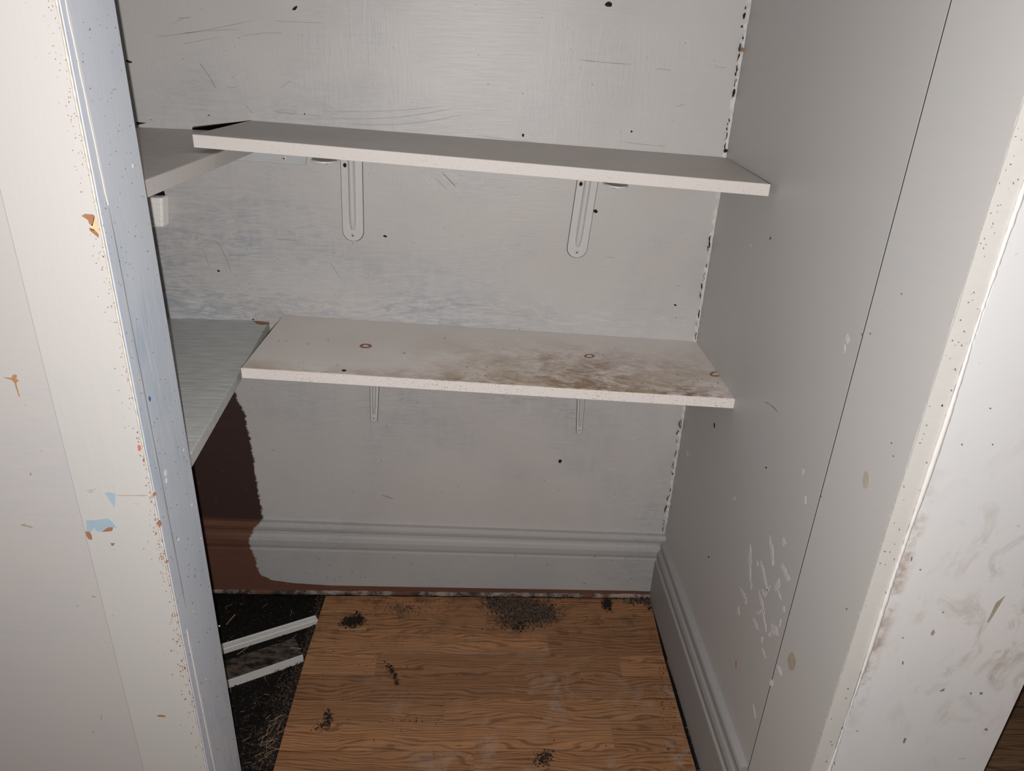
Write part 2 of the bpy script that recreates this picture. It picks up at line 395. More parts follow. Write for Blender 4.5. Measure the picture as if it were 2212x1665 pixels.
# narrow speckled edge strip in front of the right jamb, with wavy edges
NZ=401
zs=[-.02+2.08*i/(NZ-1) for i in range(NZ)]
wv=[random.uniform(-.0005,.0005)+.0005*math.sin(i*.21)+.0004*math.sin(i*.083) for i in range(NZ)]
trim_4=S(sweep('trim_4', lambda i:[Vector((XRF+wv[i]*.7,YRF-.0016,zs[i])),Vector((.470+wv[-i]*.4,YRF-.0016,zs[i])),Vector((.470,YRF+.018,zs[i])),Vector((XRF+.0005,YRF+.018,zs[i]))], NZ, M['edge']))
rw=[.9+.25*math.sin(i*.13)+.2*math.sin(i*.047+1)+random.uniform(-.12,.12) for i in range(NZ)]
def ridge(i):
    w=.0026*rw[i]; c=.4722+.0006*math.sin(i*.09)
    return [Vector((c-w,YRF-.001,zs[i])),Vector((c-w*.6,YRF-.0042*min(1.1,rw[i]),zs[i])),Vector((c+w*.6,YRF-.0042*min(1.1,rw[i]),zs[i])),Vector((c+w,YRF-.0005,zs[i]))]
ob=sweep('paint_ridge', ridge, NZ, M['white'], trim_4, smooth=True)
# paint lip on the left casing corner
lw=[random.uniform(.4,1.3) for _ in zs]
def lip(i):
    w=.0009*lw[i]
    return [Vector((XLJ-.0016,YLF+.0002,zs[i])),Vector((XLJ-w*.5,YLF-w*.7,zs[i])),Vector((XLJ+w*.8,YLF+.0003,zs[i])),Vector((XLJ-.0002,YLF+.0016,zs[i]))]
M['lip']=plain('cream_paint_lip', g(.52,(1,.95,.85)), .7, .2, .3, 150)
sweep('paint_lip', lip, NZ, M['lip'], trim_1, smooth=True)

# baseboards: one moulded profile (offset from wall, height)
PROF=[(0,0),(.0225,0),(.0225,.111),(.0215,.1145),(.0185,.1150),(.0110,.1152),(.0110,.1170),(.0180,.1172),(.0190,.1200),(.0195,.125),(.0200,.133),(.0175,.141),(.0135,.146),(.0125,.152),(.0140,.156),(.0145,.162),(.0125,.167),(.0090,.170),(0,.1705)]
def base_back(i):
    x=(XLW,XR-.0)[i]; return [Vector((x,YB-o,h)) for o,h in PROF]
zl=atY(590,1130,YB-.012).z; zr=atY(1425,1160,YB-.012).z
def base_back(i):
    x=XLW+(XR-XLW)*i/40; t=(x+.44)/.88; k=(zl*(1-t)+zr*t)/.170
    return [Vector((x,YB-o,h*k)) for o,h in PROF]
baseboard_back=S(sweep('baseboard_back', base_back, 41, M['baseback']))
def base_right(i):
    y=YS+.003+(YB-.0225-YS-.003)*i/10; k=.157/.170
    return [Vector((XR-o*.9,y,h*k)) for o,h in PROF]
M['baseright']=paint('paint_baseboard_right', g(.31,(1,.96,.94)), g(.27,(.95,1,1.03)), .5, .55, .3, fine=.2, speck=.6, bump=.03)
baseboard_right=S(sweep('baseboard_right', base_right, 11, M['baseright']))
# chipped bare line along the foot of the back baseboard
pts=[XLW+(XR-XLW)*i/90 for i in range(91)]
sh=[random.uniform(.0,.0022) for _ in pts]
sweep('shoe_line', lambda i:[Vector((pts[i],YB-.0222,.001)),Vector((pts[i],YB-.0265-sh[i],.001)),Vector((pts[i],YB-.0262-sh[i],.0045+sh[i])),Vector((pts[i],YB-.0222,.0075+sh[i]))], 91, M['basebare'], baseboard_back)

f=Flat(); PT=(Vector((0,YB-.0005,0)),Vector((0,-1,0)))
for _ in range(46):
    x=random.uniform(575,1425); L=random.choice((6,12,30,70))*random.uniform(.5,1.3); y=1130.5+(x-590)*.0357-random.uniform(0,2.5)
    f.ribbon([(x+L*t,y+L*t*.0357+random.uniform(-.5,.5)) for t in (0,.25,.5,.75,1)],random.uniform(.8,2.2),PT)
f.build('paint_cracks',M['scratch'],wall_back,True)
PG=(Vector((0,YB-.0228,0)),Vector((0,-1,0))); f=Flat()
for _ in range(42):
    x=random.choice((random.uniform(570,1390),random.gauss(720,60),random.gauss(1330,30))); y=random.uniform(1196,1262); f.poly(blob(x,y,random.uniform(.6,2.4),random.uniform(.5,1.1),7,.4,random.uniform(-.6,.6)),PG,.0003)
f.build('dirt_specks',M['scratch'],baseboard_back,True)

# floor: black subfloor, loose laminate planks
M['dirt']=plain('black_dirt_floor', (.0085,.0075,.007,1), .95, .1, .7, 60)
subfloor=S(box('floor_subfloor', XLW, .684, .64, YB+.05, -.05, -.010, M['dirt']))
y1=atZ(1100,1413,0).y; y2=atZ(1100,1564,0).y; wp=y1-y2; sw=wp/3
M['lam']=laminate('oak_laminate', y1, sw)
floor=empty('floor',(0,1.0,0)); S(floor)
xl=atZ(650,1470,0).x; xr=atZ(1432,1470,0).x
edges=[(y1,YB-.029),(y2,y1),(y2-wp,y2),(y2-2*wp,y2-wp),(y2-2*wp-.10,y2-2*wp)]
for k,(a,b) in enumerate(edges):
    lx0=atZ(*( (705,1282),(662,1413),(618,1564),(580,1700),(570,1750))[k],0).x
    lx1=atZ(*( (594+68,1413),(618,1564),(580,1700),(570,1750),(565,1780))[k],0).x
    RX=[(1406,1300),(1433,1415),(1475,1564),(1515,1700),(1520,1730),(1525,1760)]
    r0=atZ(*RX[k],0).x; r1=atZ(*RX[k+1],0).x
    a_=a+.0003; b_=b-.0003
    o=hexa('plank', [(lx1,a_,-.0095),(r1,a_,-.0095),(r0,b_,-.0095),(lx0,b_,-.0095)], [(lx1,a_,0),(r1,a_,0),(r0,b_,0),(lx0,b_,0)], M['lam'], bevel=.0003)
    o.parent=floor; o.location=-floor.location
# hall floor beyond the wall end and in front of the closet
M['hall']=laminate('hall_wood', 0.0, .062, False, (.06,.032,.018,1), (.20,.115,.065,1), .9)
hall=empty('floor_hall',(1.2,.5,0)); S(hall)
y=-.6; 
while y<2.58:
    x0=-1.6 if y<.52 else .69
    o=box('plank', x0, 2.4, y+.0006, min(y+.1235,2.6), -.012, -.001, M['hall'], bevel=.0008); o.parent=hall; o.location=-hall.location
    y+=.124
S(box('floor_threshold', XLJ, XRF+.02, .645, .70, -.0095, .004, M['hall'], bevel=.002))

# ------------------------------------------------------------------ shelves
TH=.0175
def slab(name, label, fl, fr, br, bl, th, mtop, medge, bevel=.0008, edge=True, cat='shelf'):
    c=(fl+fr+br+bl)/4; root=empty(name, c-Vector((0,0,th)))
    tag(root,label,cat)
    up=Vector((0,0,-th)); e=Vector((0,.0012 if edge else 0,0))
    t=[fl+e,fr+e,br,bl]
    o=hexa('board',[p+up for p in t],t,mtop,root,bevel,loc=c)
    if edge:
        z=Vector((0,0,.0001))
        hexa('front_edge',[fl+up-z,fr+up-z,fr+up+e,fl+up+e],[fl-z,fr-z,fr+e-z,fl+e-z],medge,root,.0004,loc=c)
    return root, plane3(fl,fr,br)
YFR=1.096
us,PUS=slab('wall_shelf','long white painted shelf with grey top, the higher of two on the back wall',
    atY(415,290,YFR),atY(1665,398,YFR),atY(1568,340,YB-.0005),atY(540,260,YB-.0005),TH,M['melamine'],M['chipedge2'])
ls,PLS=slab('wall_shelf','long white chipboard shelf with rust stains and ring marks, the lower one',
    atY(520,795,YFR),atY(1588,862,YFR),atY(1508,738,YB-.0005),atY(612,680,YB-.0005),TH,M['melstain'],M['chipedge'])
# side shelves running into the left bay
def side(name,label,z,p1,p2,mt,me,th):
    a=atZ(*p1,z); b=atZ(*p2,z); d=(b-a)/(b.y-a.y)
    yf=.83
    bk=a+d*(YB-.0005-a.y); fr=a+d*(yf-a.y)
    root=empty(name,Vector((-.62,1.1,z-th))); tag(root,label,'shelf')
    L=[Vector((XLW+.001,yf,z)),fr,bk,Vector((XLW+.001,YB-.0005,z))]
    up=Vector((0,0,-th)); s=Vector((.0012,0,0))
    T=[L[0],L[1]-s,L[2]-s,L[3]]
    hexa('board',[p+up for p in T],T,mt,root,.0008,loc=(-.62,1.1,z))
    T=[L[1]-s,L[1],L[2],L[2]-s]
    hexa('side_edge',[p+up for p in T],T,me,root,.0003,loc=(-.62,1.1,z))
    return root
zus=atY(415,290,YFR).z-TH
zLU=min(zus, atY(540,260,YB).z-TH)-.0012
side('side_shelf','grey board in the left bay that the higher long shelf rests upon',zLU,(485,325),(312,390),M['lupper'],M['boardedge'],.0195)
zLL=1.16-.64*.8
side('side_shelf','grey-green brushed board in the left bay beside the rust stained shelf',zLL,(578,700),(411,985),M['llower'],M['llower'],.0165)

# rings and dots on the lower shelf
for (x,y,rx,ry) in [(790,747,13,4.6),(1273,769,11.5,4.2),(1546,808,13,5.5)]:
    f=Flat()
    n=28
    for i in range(n):
        a0,a1=2*math.pi*i/n,2*math.pi*(i+1)/n
        k=[.58+.1*math.sin(3*a0),.58+.1*math.sin(3*a1)]
        q=[(x+rx*math.cos(a0),y+ry*math.sin(a0)),(x+rx*math.cos(a1),y+ry*math.sin(a1)),(x+rx*k[1]*math.cos(a1),y+ry*k[1]*math.sin(a1)),(x+rx*k[0]*math.cos(a0),y+ry*k[0]*math.sin(a0))]
        q=[(min(px,1546+8+ (py-808)*.68),py) if x>1500 else (px,py) for px,py in q]
        f.poly(q,PLS,.0002)
    f.build('rust_ring',M['rust'],ls).matrix_parent_inverse=ls.matrix_world.inverted()
def child_world(o,p):
    o.parent=p; o.location=-p.location if p.location.length>0 else Vector((0,0,0)); o.matrix_parent_inverse.identity(); return o
for o in list(ls.children):
    if o.name.startswith('rust_ring'): child_world(o,ls)
def deco(name,pts,pl,mat,parent,lift=.0003):
    f=Flat(); f.poly(pts,pl,lift); return child_world(f.build(name,mat),parent)
deco('hole',blob(743,800,5,2,10,.1),PLS,M['hole'],ls)
f=Flat()
for _ in range(34):
    x=random.uniform(540,1570); t=(x-540)/1030; y=random.uniform(700+t*55,795+t*62)
    f.poly(blob(x,y,random.uniform(.8,2.4),random.uniform(.5,1.1),6,.4),PLS,.0002)
for _ in range(60):
    x=random.uniform(1000,1560); t=(x-540)/1030; y=790+t*62-abs(random.gauss(0,18))
    f.poly(blob(x,y,random.uniform(1,3.6),random.uniform(.6,1.5),7,.4),PLS,.0002)
o=f.build('rust_specks',M['stain'],None,True); child_world(o,ls)

# ------------------------------------------------------------------ brackets
def stadium(w, l, r0=None, n=10):
    """outline in (u,v): top edge at v=0, round end at v=-l"""
    r=w/2; P=[(-r,0)]
    for i in range(n+1):
        a=math.pi+math.pi*i/n; P.append((r*math.cos(a), -(l-r)+r*math.sin(a)))
    P.append((r,0)); return P
def extr(P, f0, f1):
    n=len(P); V=[f0(u,v) for u,v in P]+[f1(u,v) for u,v in P]
    F=[tuple(range(n)),tuple(range(n,2*n))]+[(i,(i+1)%n,n+(i+1)%n,n+i) for i in range(n)]
    return V,F
def ribmesh(l0, l1, w, h, fn, w1=None):
    """half round rib from v=-l0 to v=-l1, tapering out at the far end; fn(u,v,height)->Vector"""
    V,F=[],[]; ns=14; nc=9
    for i in range(ns+1):
        t=i/ns; v=-(l0+(l1-l0)*t); k=1.0 if t<.85 else math.sqrt(max(0.02,1-((t-.85)/.15)**2))
        ww=(w+((w1 or w)-w)*t)
        for j in range(nc):
            a=math.pi*j/(nc-1); V.append(fn(math.cos(a)*ww/2*(.5+.5*k), v, max(0,math.sin(a))*h*k-.0002))
    for i in range(ns):
        for j in range(nc-1):
            F.append((i*nc+j,i*nc+j+1,(i+1)*nc+j+1,(i+1)*nc+j))
    return V,F
def screw_head(root, u, v, fn, r=.0042, name='screw'):
    V=[fn(u,v,.0045)];F=[];n=14
    for k,(rr,hh) in enumerate([(.55,.0042),(.9,.0034),(1.0,.0026)]):
        for i in range(n):
            a=2*math.pi*i/n; V.append(fn(u+r*rr*math.cos(a),v+r*rr*math.sin(a),hh))
    for i in range(n):
        j=(i+1)%n; F.append((0,1+i,1+j))
        for k in range(2): F.append((1+k*n+i,1+(k+1)*n+i,1+(k+1)*n+j,1+k*n+j))
    s=mk(name,V,F,M['bracket'],None,True); s.parent=root
    V,F=[],[]
    for (a,b) in [(.45,.11),(.11,.45)]:
        b0=len(V); q=[(-a,-b),(a,-b),(a,b),(-a,b)]
        V+= [fn(u+r*x,v+r*y,.0050) for x,y in q]+[fn(u+r*x,v+r*y,.0040) for x,y in q]
        F+= [tuple(b0+x for x in ff) for ff in HEX]
    c=mk('cross_slot',V,F,M['hole']); c.parent=s
    return s
def bracket(label, top, bot, w, rw, arm, big=True, hole=None, droop=0.0, splay=0.0):
    """top / bot: points on the back wall of the upright's centre line; arm: length of the horizontal leg"""
    d=(top-bot); l=d.length; ang=math.atan2(d.x,d.z)
    root=empty('shelf_bracket',Vector((top.x,YB,top.z))); tag(root,label,'bracket')
    ca,sa=math.cos(ang),math.sin(ang)
    T=.0026
    def fn(u,v,h): return Vector((u*ca+v*sa, -.0002-h, -u*sa+v*ca))
    if big: P=stadium(w,l)
    else: P=[(-w/2,0),(-w*.30,-l),(w*.30,-l),(w/2,0)]
    e_=.0008; Pg=[(u+(e_ if u>0 else -e_), v-(e_ if v<-l*.8 else 0)) for u,v in P]
    V,F=extr(Pg,lambda u,v:fn(u,v,0),lambda u,v:fn(u,v,.0005)); o=mk('painted_gap_shade',V,F,M['hole']); o.parent=root  # dark plate just wider than the upright paints a shade line around it
    V,F=extr(P,lambda u,v:fn(u,v,0),lambda u,v:fn(u,v,T)); o=mk('upright',V,F,M['bracket']); o.parent=root; bev(o,.0005)
    V,F=ribmesh(.0,l-(.021 if big else .016),rw,.0095 if big else .009,lambda u,v,h:fn(u,v,T+h),None if big else rw*.72); o=mk('rib',V,F,M['bracket'],None,True); o.parent=root
    screw_head(root,0,-(l-(.011 if big else .008)),fn,.0043 if big else .0028)
    if hole:
        u,v,r=hole; V=[fn(u+r*math.cos(a*.6283),v+r*1.25*math.sin(a*.6283),T+.0003) for a in range(10)]
        o=mk('hole',V,[tuple(range(10))],M['hole']); o.parent=root
    cd,sd=math.cos(droop),math.sin(droop); cs,ss=math.cos(splay),math.sin(splay)
    def fa(u,v,h):   # v runs from the wall to the front, h downward
        y=v; z=-h; y,z=y*cd-z*sd*0, z+v*sd
        return Vector((u*cs - v*ss*-1, y*cs, z-.0003 - u*math.tan(0)))
    slope=(atY(1568,340,YB).z-atY(540,260,YB).z)/(atY(1568,340,YB).x-atY(540,260,YB).x)
    fb=lambda u,v,h: fa(u,v,h)+Vector((0,0,(u+v*ss)*slope))
    V,F=extr(stadium(w,arm),lambda u,v:fb(u,v,0),lambda u,v:fb(u,v,T)); o=mk('arm',V,F,M['bracket']); o.parent=root; bev(o,.0005)
    V,F=ribmesh(.0,arm-.012,rw*1.1,.008,lambda u,v,h:fb(u,v,T+h)); o=mk('arm_rib',V,F,M['bracket'],None,True); o.parent=root
    return root
def under(x_, PL):   # z of a shelf's underside at the back wall
    p,n=PL; return p.z - (n.x*(x_-p.x)+n.y*(YB-p.y))/n.z - TH
def mkbr(label, tp, bt, w, rw, arm, PL, **k):
    t=atY(*tp,YB); b=atY(*bt,YB); d=(t-b).normalized()
    z=under(t.x,PL); t2=b+d*((z-b.z)/d.z)
    return bracket(label,t2,b,w,rw,arm,**k)
def slopeof(PL): p,n=PL; return n.y/n.z
mkbr('white pressed steel bracket under the higher shelf, near the left bay',(759.5,351),(763.7,520),.0375,.0125,.235,PUS,hole=(-.0115,-.0515,.0032),splay=.02,droop=math.atan(slopeof(PUS))+.056)
mkbr('white pressed steel bracket under the higher shelf, leaning, near the right wall',(1268.5,395),(1243.5,556),.0370,.0125,.235,PUS,hole=(-.0115,-.050,.0032),splay=-.045,droop=math.atan(slopeof(PUS))+.056)
mkbr('small tapered white bracket under the stained shelf, near the left bay',(809,835),(808,908),.0225,.0105,.16,PLS,big=False,droop=math.atan(slopeof(PLS)))
mkbr('small tapered white bracket under the stained shelf, near the right wall',(1255,862),(1251,934),.0195,.0095,.16,PLS,big=False,droop=math.atan(slopeof(PLS)))

# ------------------------------------------------------------------ cleats on the back wall
t=.0245
a=atY(316,429,YB-t); b=atY(350,427,YB-t); c=atY(352,492,YB-t); d_=atY(330,493,YB-t)
x0=-.70
root=empty('wooden_cleat',Vector((x0,YB,c.z))); tag(root,'short white painted wooden block on the back wall under the side board','cleat')
fr=[Vector((x0,YB-t,d_.z)),Vector((c.x,YB-t,c.z)),Vector((b.x,YB-t,b.z)),Vector((x0,YB-t,a.z))]
bk=[p+Vector((0 if i in(0,3) else .003,t-.0008,0)) for i,p in enumerate(fr)]
M['cleat']=paint('paint_cleat', g(.97,(1,.97,.94)), g(.88), .4, .45, .4, fine=.5, bump=.5)
o=hexa('block',fr,bk,M['cleat'],root,.0035,seg=2)
f=Flat(); f.poly([(300,405),(352,405),(358,425),(363,461),(358,468),(300,440)],PB,.0006); o=f.build('bare_or_shadow_patch',M['black']); child_world(o,wall_back)  # near-black patch above and beside the block
f=Flat(); f.poly([(415,276.5),(478,268),(541,259.5),(570,275),(540,310),(420,310)],PB,.0004); child_world(f.build('bare_or_shadow_patch',M['bare']),wall_back)  # cast shadow of the upper shelf's left end, painted as a dark patch
chip('paint_chip',[(294,263),(317,265.5),(296,270)],PB,M['hole'],wall_back)
# thin strip along the back wall below the higher shelf
a=atY(480,318,YB-.008); b=atY(664,349,YB-.008); b2=atY(660,357,YB-.008); a2=atY(480,345,YB-.008)
root=empty('wall_batten',Vector((a.x,YB,a2.z))); tag(root,'thin blue-white batten on the back wall behind the side board','batten')
fr=[Vector((a2.x,YB-.008,a2.z)),Vector((b2.x,YB-.008,b2.z)),Vector((b.x,YB-.008,b.z+.012)),Vector((a.x,YB-.008,a.z+.004))]
bk=[p+Vector((0,.0078,0)) for p in fr]
M['batten']=paint('paint_batten', g(.52,(.96,1,1.02)), g(.38,(.88,1,1.1)), .8, .4, .5, fine=.3)
hexa('strip',fr,bk,M['batten'],root,.0008)
cpt=atY(614,342,YB-.008)-root.location
screw_head(root,cpt.x,cpt.z,lambda u,v,h:Vector((u,-.0082-h*.5,v)),.0045)
# loose screw standing at the back of the lower side board
p=atZ(557,694,zLL)
root=empty('wood_screw',p); tag(root,'small upright screw at the back of the grey-green side board','screw')
V,F=[],[]; n=10
for z,r in [(0,.0012),(.006,.0014),(.0095,.0016),(.0112,.0042),(.0125,.0042),(.0130,.002)]:
    for i in range(n): V.append((r*math.cos(2*math.pi*i/n),r*math.sin(2*math.pi*i/n),z))
for k in range(5):
    for i in range(n): F.append((k*n+i,k*n+(i+1)%n,(k+1)*n+(i+1)%n,(k+1)*n+i))
F+= [tuple(range(n)),tuple(range(5*n,6*n))]
o=mk('shank',V,F,M['steel'],None,True); o.parent=root
PLL=(Vector((0,0,zLL)),Vector((0,0,1)))
llo=[o for o in bpy.data.objects if o.get('label','').startswith('grey-green')][0]
deco('bare_or_shadow_patch',[(548,693),(556,700),(566,702),(580,701),(581,697),(560,694)],PLL,M['brownchip'],llo)

# ------------------------------------------------------------------ marks on the back wall
for (x,y,rx,ry,a) in [(1315,10,8,5.5,.3),(1130,292,2.6,3.6,0),(637,18,6,3.2,-.7),(278,133,7,2.6,.2),(1210,996,4,4,0),(832,510,4,2.2,.2),(1286,456,5,4,0),
                      (1459,659,3,2,.5),(451,249,2.5,1.2,0),(1071,365,2,1.5,.5),(658,246,1.5,1.5,0),(1364,284,2.2,2.2,0),(547,690,2,1.5,0),(472,585,3,2,.6)]:
    o=chip('nail_hole',blob(x,y,rx,ry,10,.25,a),PB,M['hole'],wall_back)
chip('nail_hole',[(949,1137),(957,1137),(957,1143),(949,1143)],PB,M['hole'],wall_back,.0015)
f=Flat()
for _ in range(150):
    f.poly(blob(random.uniform(300,1580),random.uniform(0,1120),random.uniform(.5,1.6),random.uniform(.4,1.2),6,.4),PB,.0002)
o=f.build('paint_specks',M['scratch'],wall_back,True)
f=Flat()
def curve(p0,p1,sag,n=9): return [(p0[0]+(p1[0]-p0[0])*i/n, p0[1]+(p1[1]-p0[1])*i/n+sag*4*(i/n)*(1-i/n)) for i in range(n+1)]
for p0,p1,s,w in [((335,80),(552,42),4,1.6),((390,73),(520,64),-2,1.4),((395,95),(475,80),0,1.2),((430,135),(468,194),-4,2.4),((400,38),(370,52),0,1.2),((590,45),(698,50),0,1.2),((520,78),(612,72),-3,1.4),
                  ((384,39),(412,38),0,2),((487,186),(520,184),4,1.2),((606,190),(628,174),0,1.2),((590,240),(700,250),2,1.2),((735,265),(1000,247),12,1.4),((720,255),(985,232),10,1.2),((700,240),(960,228),6,1.0),
                  ((465,520),(500,590),-10,1.8),((440,540),(452,575),0,1.2),((598,517),(642,519),0,1.6),((492,551),(540,551),0,1.6),((712,565),(735,600),0,1.2),((1250,129),(1365,139),1,1.8),((1418,148),(1450,152),0,1.5),
                  ((1030,292),(1160,308),0,1.2),((1340,305),(1440,315),2,1.2),((825,1069),(850,1077),0,2.4),((1310,555),(1330,557),0,1.2),((1540,140),(1570,145),3,1.2),((1460,230),(1480,225),0,1.2),((530,226),(545,245),0,1.4)]:
    f.ribbon(curve(p0,p1,s),w*.75,PB)
f.build('scratches',M['softline'],wall_back,True)
f=Flat()
for i in range(13):
    x=905+i*5+random.uniform(-2,2); y=370+random.uniform(-6,16); L=random.uniform(18,52)
    f.ribbon(curve((x,y),(x+L,y+L*1.05),random.uniform(-1,1),5),1.1,PB)
for i in range(10):
    x=1250+i*8+random.uniform(-3,3); y=105+random.uniform(0,60); f.ribbon(curve((x,y),(x+random.uniform(-6,6),y+random.uniform(25,80)),1,5),1.0,PB)
f.build('brush_marks',M['scuff'],wall_back,True)

# ragged caulk in the back right corner
zc0=baseboard_back.dimensions.z-.004
cz=[zc0+(1.36-zc0)*i/150 for i in range(151)]
cw=[random.uniform(.0035,.0085) for _ in cz]; co=[random.uniform(.001,.005) for _ in cz]
caulk=sweep('caulk_bead', lambda i:[Vector((XR-.0003,YB-.0003,cz[i])),Vector((XR-cw[i],YB-.0004,cz[i])),Vector((XR-cw[i]*.5,YB-co[i]*.5-.001,cz[i])),Vector((XR-.0004,YB-co[i]-.001,cz[i]))], 151, M['caulk'], wall_back)
f=Flat()
def cornerx(y): return 1622-.1616*y
for (y,rx,ry,dx) in [(34,3.2,8,-9),(57,2.4,3,-10),(17,1.5,4,-9),(200,3,10,-4),(325,4,4,-2),(150,1.6,5,-6),(160,1.6,4,-7),(120,1.5,4,-6)]:
    f.poly(blob(cornerx(y)+dx,y,rx,ry,8,.3,.15),(PB[0]-Vector((0,.0045,0)),PB[1]))
for _ in range(46):
    y=random.choice([random.uniform(60,330),random.uniform(440,735),random.uniform(880,1155)]); L=random.uniform(4,22); o_=random.uniform(2,8)
    f.ribbon([(cornerx(y+L*t)-o_+random.uniform(-1.6,1.6),y+L*t) for t in (0,.25,.5,.75,1)],random.uniform(.9,2.4),(PB[0]-Vector((0,.0045,0)),PB[1]))
f.build('caulk_cracks',M['hole'],wall_back,True)
f=Flat()
for y in (80,85,100,108,700,1128): f.poly(blob(cornerx(y)-4,y,2.2,5,7,.3),(PB[0]-Vector((0,.0048,0)),PB[1]))
f.build('blue_flecks',M['bluechip'],wall_back,True)
chip('rust_screw',blob(1603,107,4,5,9,.2),(PB[0]-Vector((0,.0058,0)),PB[1]),M['brownchip'],wall_back)

# scuffs and marks on the right wall sheet
for (x,y,rx,ry,a) in [(1667,1190,3.5,26,-.12),(1620,1215,3.5,34,.02),(1650,1240,3,28,-.22),(1697,1237,4.5,19,-.4),(1679,1263,5,13,.3),(1693,1170,4,8,0),(1606,1283,3,14,-.4),(1611,1299,2.5,8,0),
        (1645,1300,3.2,22,-.25),(1648,1278,2,7,-.3),(1657,1278,3,12,.5),(1693,1316,2.5,6,0),(1632,1347,3,14,-.4),(1595,1320,2.5,8,0),(1651,1340,2,20,-.2),(1672,1362,8,13,-.3),(1684,1285,2.5,8,-.3),(1646,1382,2,6,0),(1662,1370,4,6,.4),
        (1629,1535,1.6,14,-.15),(1650,1410,2,10,-.3),(1685,1345,2,7,.2),(1636,1216,2,6,-.2),(1623,1265,2.2,8,0),(1640,1323,9,3,-.2),(1831,732,4,9,0),(1825,753,1.5,7,0),(1485,980,2,6,-.2),(1586,1076,2,4,0),(1740,1080,2,7,0),(1622,530,1.8,3,0),(1735,1018,2,6,0)]:
    chip('paint_scuff',blob(x,y,rx*.85,ry,17,.42,a),PR,M['scuff'],wall_right,.0003)
for (x,y,rx,ry,a) in [(1543,918,1.6,6,0),(1655,1010,1.6,2,0),(1664,515,.9,4,.3),(1531,1203,1.5,1.5,0)]: chip('dark_mark',blob(x,y,rx,ry,8,.25,a),PR,M['hole'],wall_right)
chip('red_mark',[(1589,1427),(1592,1429),(1591,1436),(1592,1441),(1590,1443),(1589,1437)],PR,M['redchip'],wall_right)
f=Flat(); f.ribbon(curve((1651,868),(1680,890),-4),1.5,PR); f.build('hair_scratch',M['scratch'],wall_right,True)
# marks on the right jamb
chip('tan_smudge',blob(1711,1428,9,20,14,.08,.05),PRJ,M['stain'],trim_3); chip('tan_smudge',blob(1871,1036,8,19,14,.08,.05),PRJ,M['smudge'],trim_3)
chip('paint_scuff',blob(1684,1448,3,12,10,.3,-.4),PRJ,M['scuff'],trim_3); chip('paint_scuff',blob(1667,1475,4,8,10,.3),PRJ,M['scuff'],trim_3)
for (x,y) in [(1862,722),(1880,720),(1774,1072),(1948,635),(1926,957),(1930,985),(1829,1315)]: chip('dark_mark',blob(x,y,1.6,2.4,7,.3),PRJ,M['rust'],trim_3)
# specks on the wall end and strip
f=Flat()
for _ in range(70):
    y=random.uniform(200,1660); x=2212-.315*(y-200)+random.uniform(8,48)
    f.poly(blob(x,y,random.uniform(.8,2.6),random.uniform(.8,3),6,.4),(Vector((0,YRF-.0016,0)),Vector((0,-1,0))),.0003)
f.build('dirt_specks',M['scratch'],trim_4,True)
for (x,y,rx,ry,a) in [(2037,1322,2,2,0),(1950,1377,1.8,1.8,0),(1950,1431,2,4,.2),(1954,1598,2.5,7,.4),(2097,1497,2.5,2.5,0),(2119,1497,3,3,0),(2036,1490,6,2.5,-.5),(2139,882,2,2,0),(1988,1230,2,2,0),(2144,960,2,2,0),(2130,1575,4,3,.3),(1969,1207,1.6,5,.2),(2078,960,2.5,2.5,0)]:
    chip('dirt_mark',blob(x,y,rx,ry,9,.3,a),PRF,M['scratch'],wall_stub)
chip('brown_smear',[(2152,1300),(2138,1330),(2132,1342),(2135,1345),(2148,1325),(2172,1285)],PRF,M['stain'],wall_stub)
chip('brown_smear',blob(2015,1366,4,8,10,.3,.3),PRF,M['stain'],wall_stub)
# ------------------------------------------------------------------ chips on the left casing, wall and jamb
L=lambda pts:[(x/2.949,y/2.949) for x,y in pts]
chip('bare_chip',L([(520,1375),(540,1362),(590,1365),(605,1375),(600,1400),(590,1440),(570,1425),(560,1400)]),PCAS,M['brownchip'],trim_1)
chip('bare_chip',L([(600,1380),(620,1400),(630,1450),(632,1490),(612,1470),(585,1462),(568,1450),(590,1425)]),PCAS,M['tanchip'],trim_1)
chip('bare_chip',L([(568,1450),(600,1462),(628,1490),(630,1515),(600,1490),(575,1470)]),PCAS,M['brownchip'],trim_1)
L2=lambda pts:[(x/2.949,1105+y/2.949) for x,y in pts]
chip('blue_chip',L2([(550,55),(620,52),(690,42),(715,62),(735,88),(755,100),(720,98),(690,100),(650,128),(615,122),(600,100),(580,130),(552,120)]),PCAS,M['bluechip'],trim_1)
chip('bare_chip',L2([(650,127),(690,98),(722,98),(715,122),(690,125)]),PCAS,M['brownchip'],trim_1,.0005)
chip('bare_chip',L2([(545,125),(570,128),(585,150),(588,178),(565,175),(550,150)]),PCAS,M['brownchip'],trim_1)
chip('bare_chip',L2([(705,200),(732,200),(725,215),(712,216)]),PCAS,M['brownchip'],trim_1)
L3=lambda pts:[(x/2.949,550+y/2.949) for x,y in pts]
chip('blue_chip',L3([(668,1518),(700,1512),(735,1520),(735,1560),(730,1612),(710,1580),(690,1550)]),PCAS,M['bluechip'],trim_1)
chip('red_chip',L3([(878,1215),(890,1210),(902,1235),(892,1252),(880,1245)]),PCAS,M['redchip'],trim_1)
chip('bare_chip',blob(333,1068,4,5,9,.3),PCAS,M['brownchip'],trim_1); chip('bare_chip',blob(344,1133,4,7,9,.3),PCAS,M['brownchip'],trim_1)
chip('bare_chip',blob(360,1213,3,3,9,.3),PCAS,M['brownchip'],trim_1); chip('bare_chip',blob(350,1546,10,2,9,.3,.1),PCAS,M['brownchip'],trim_1)
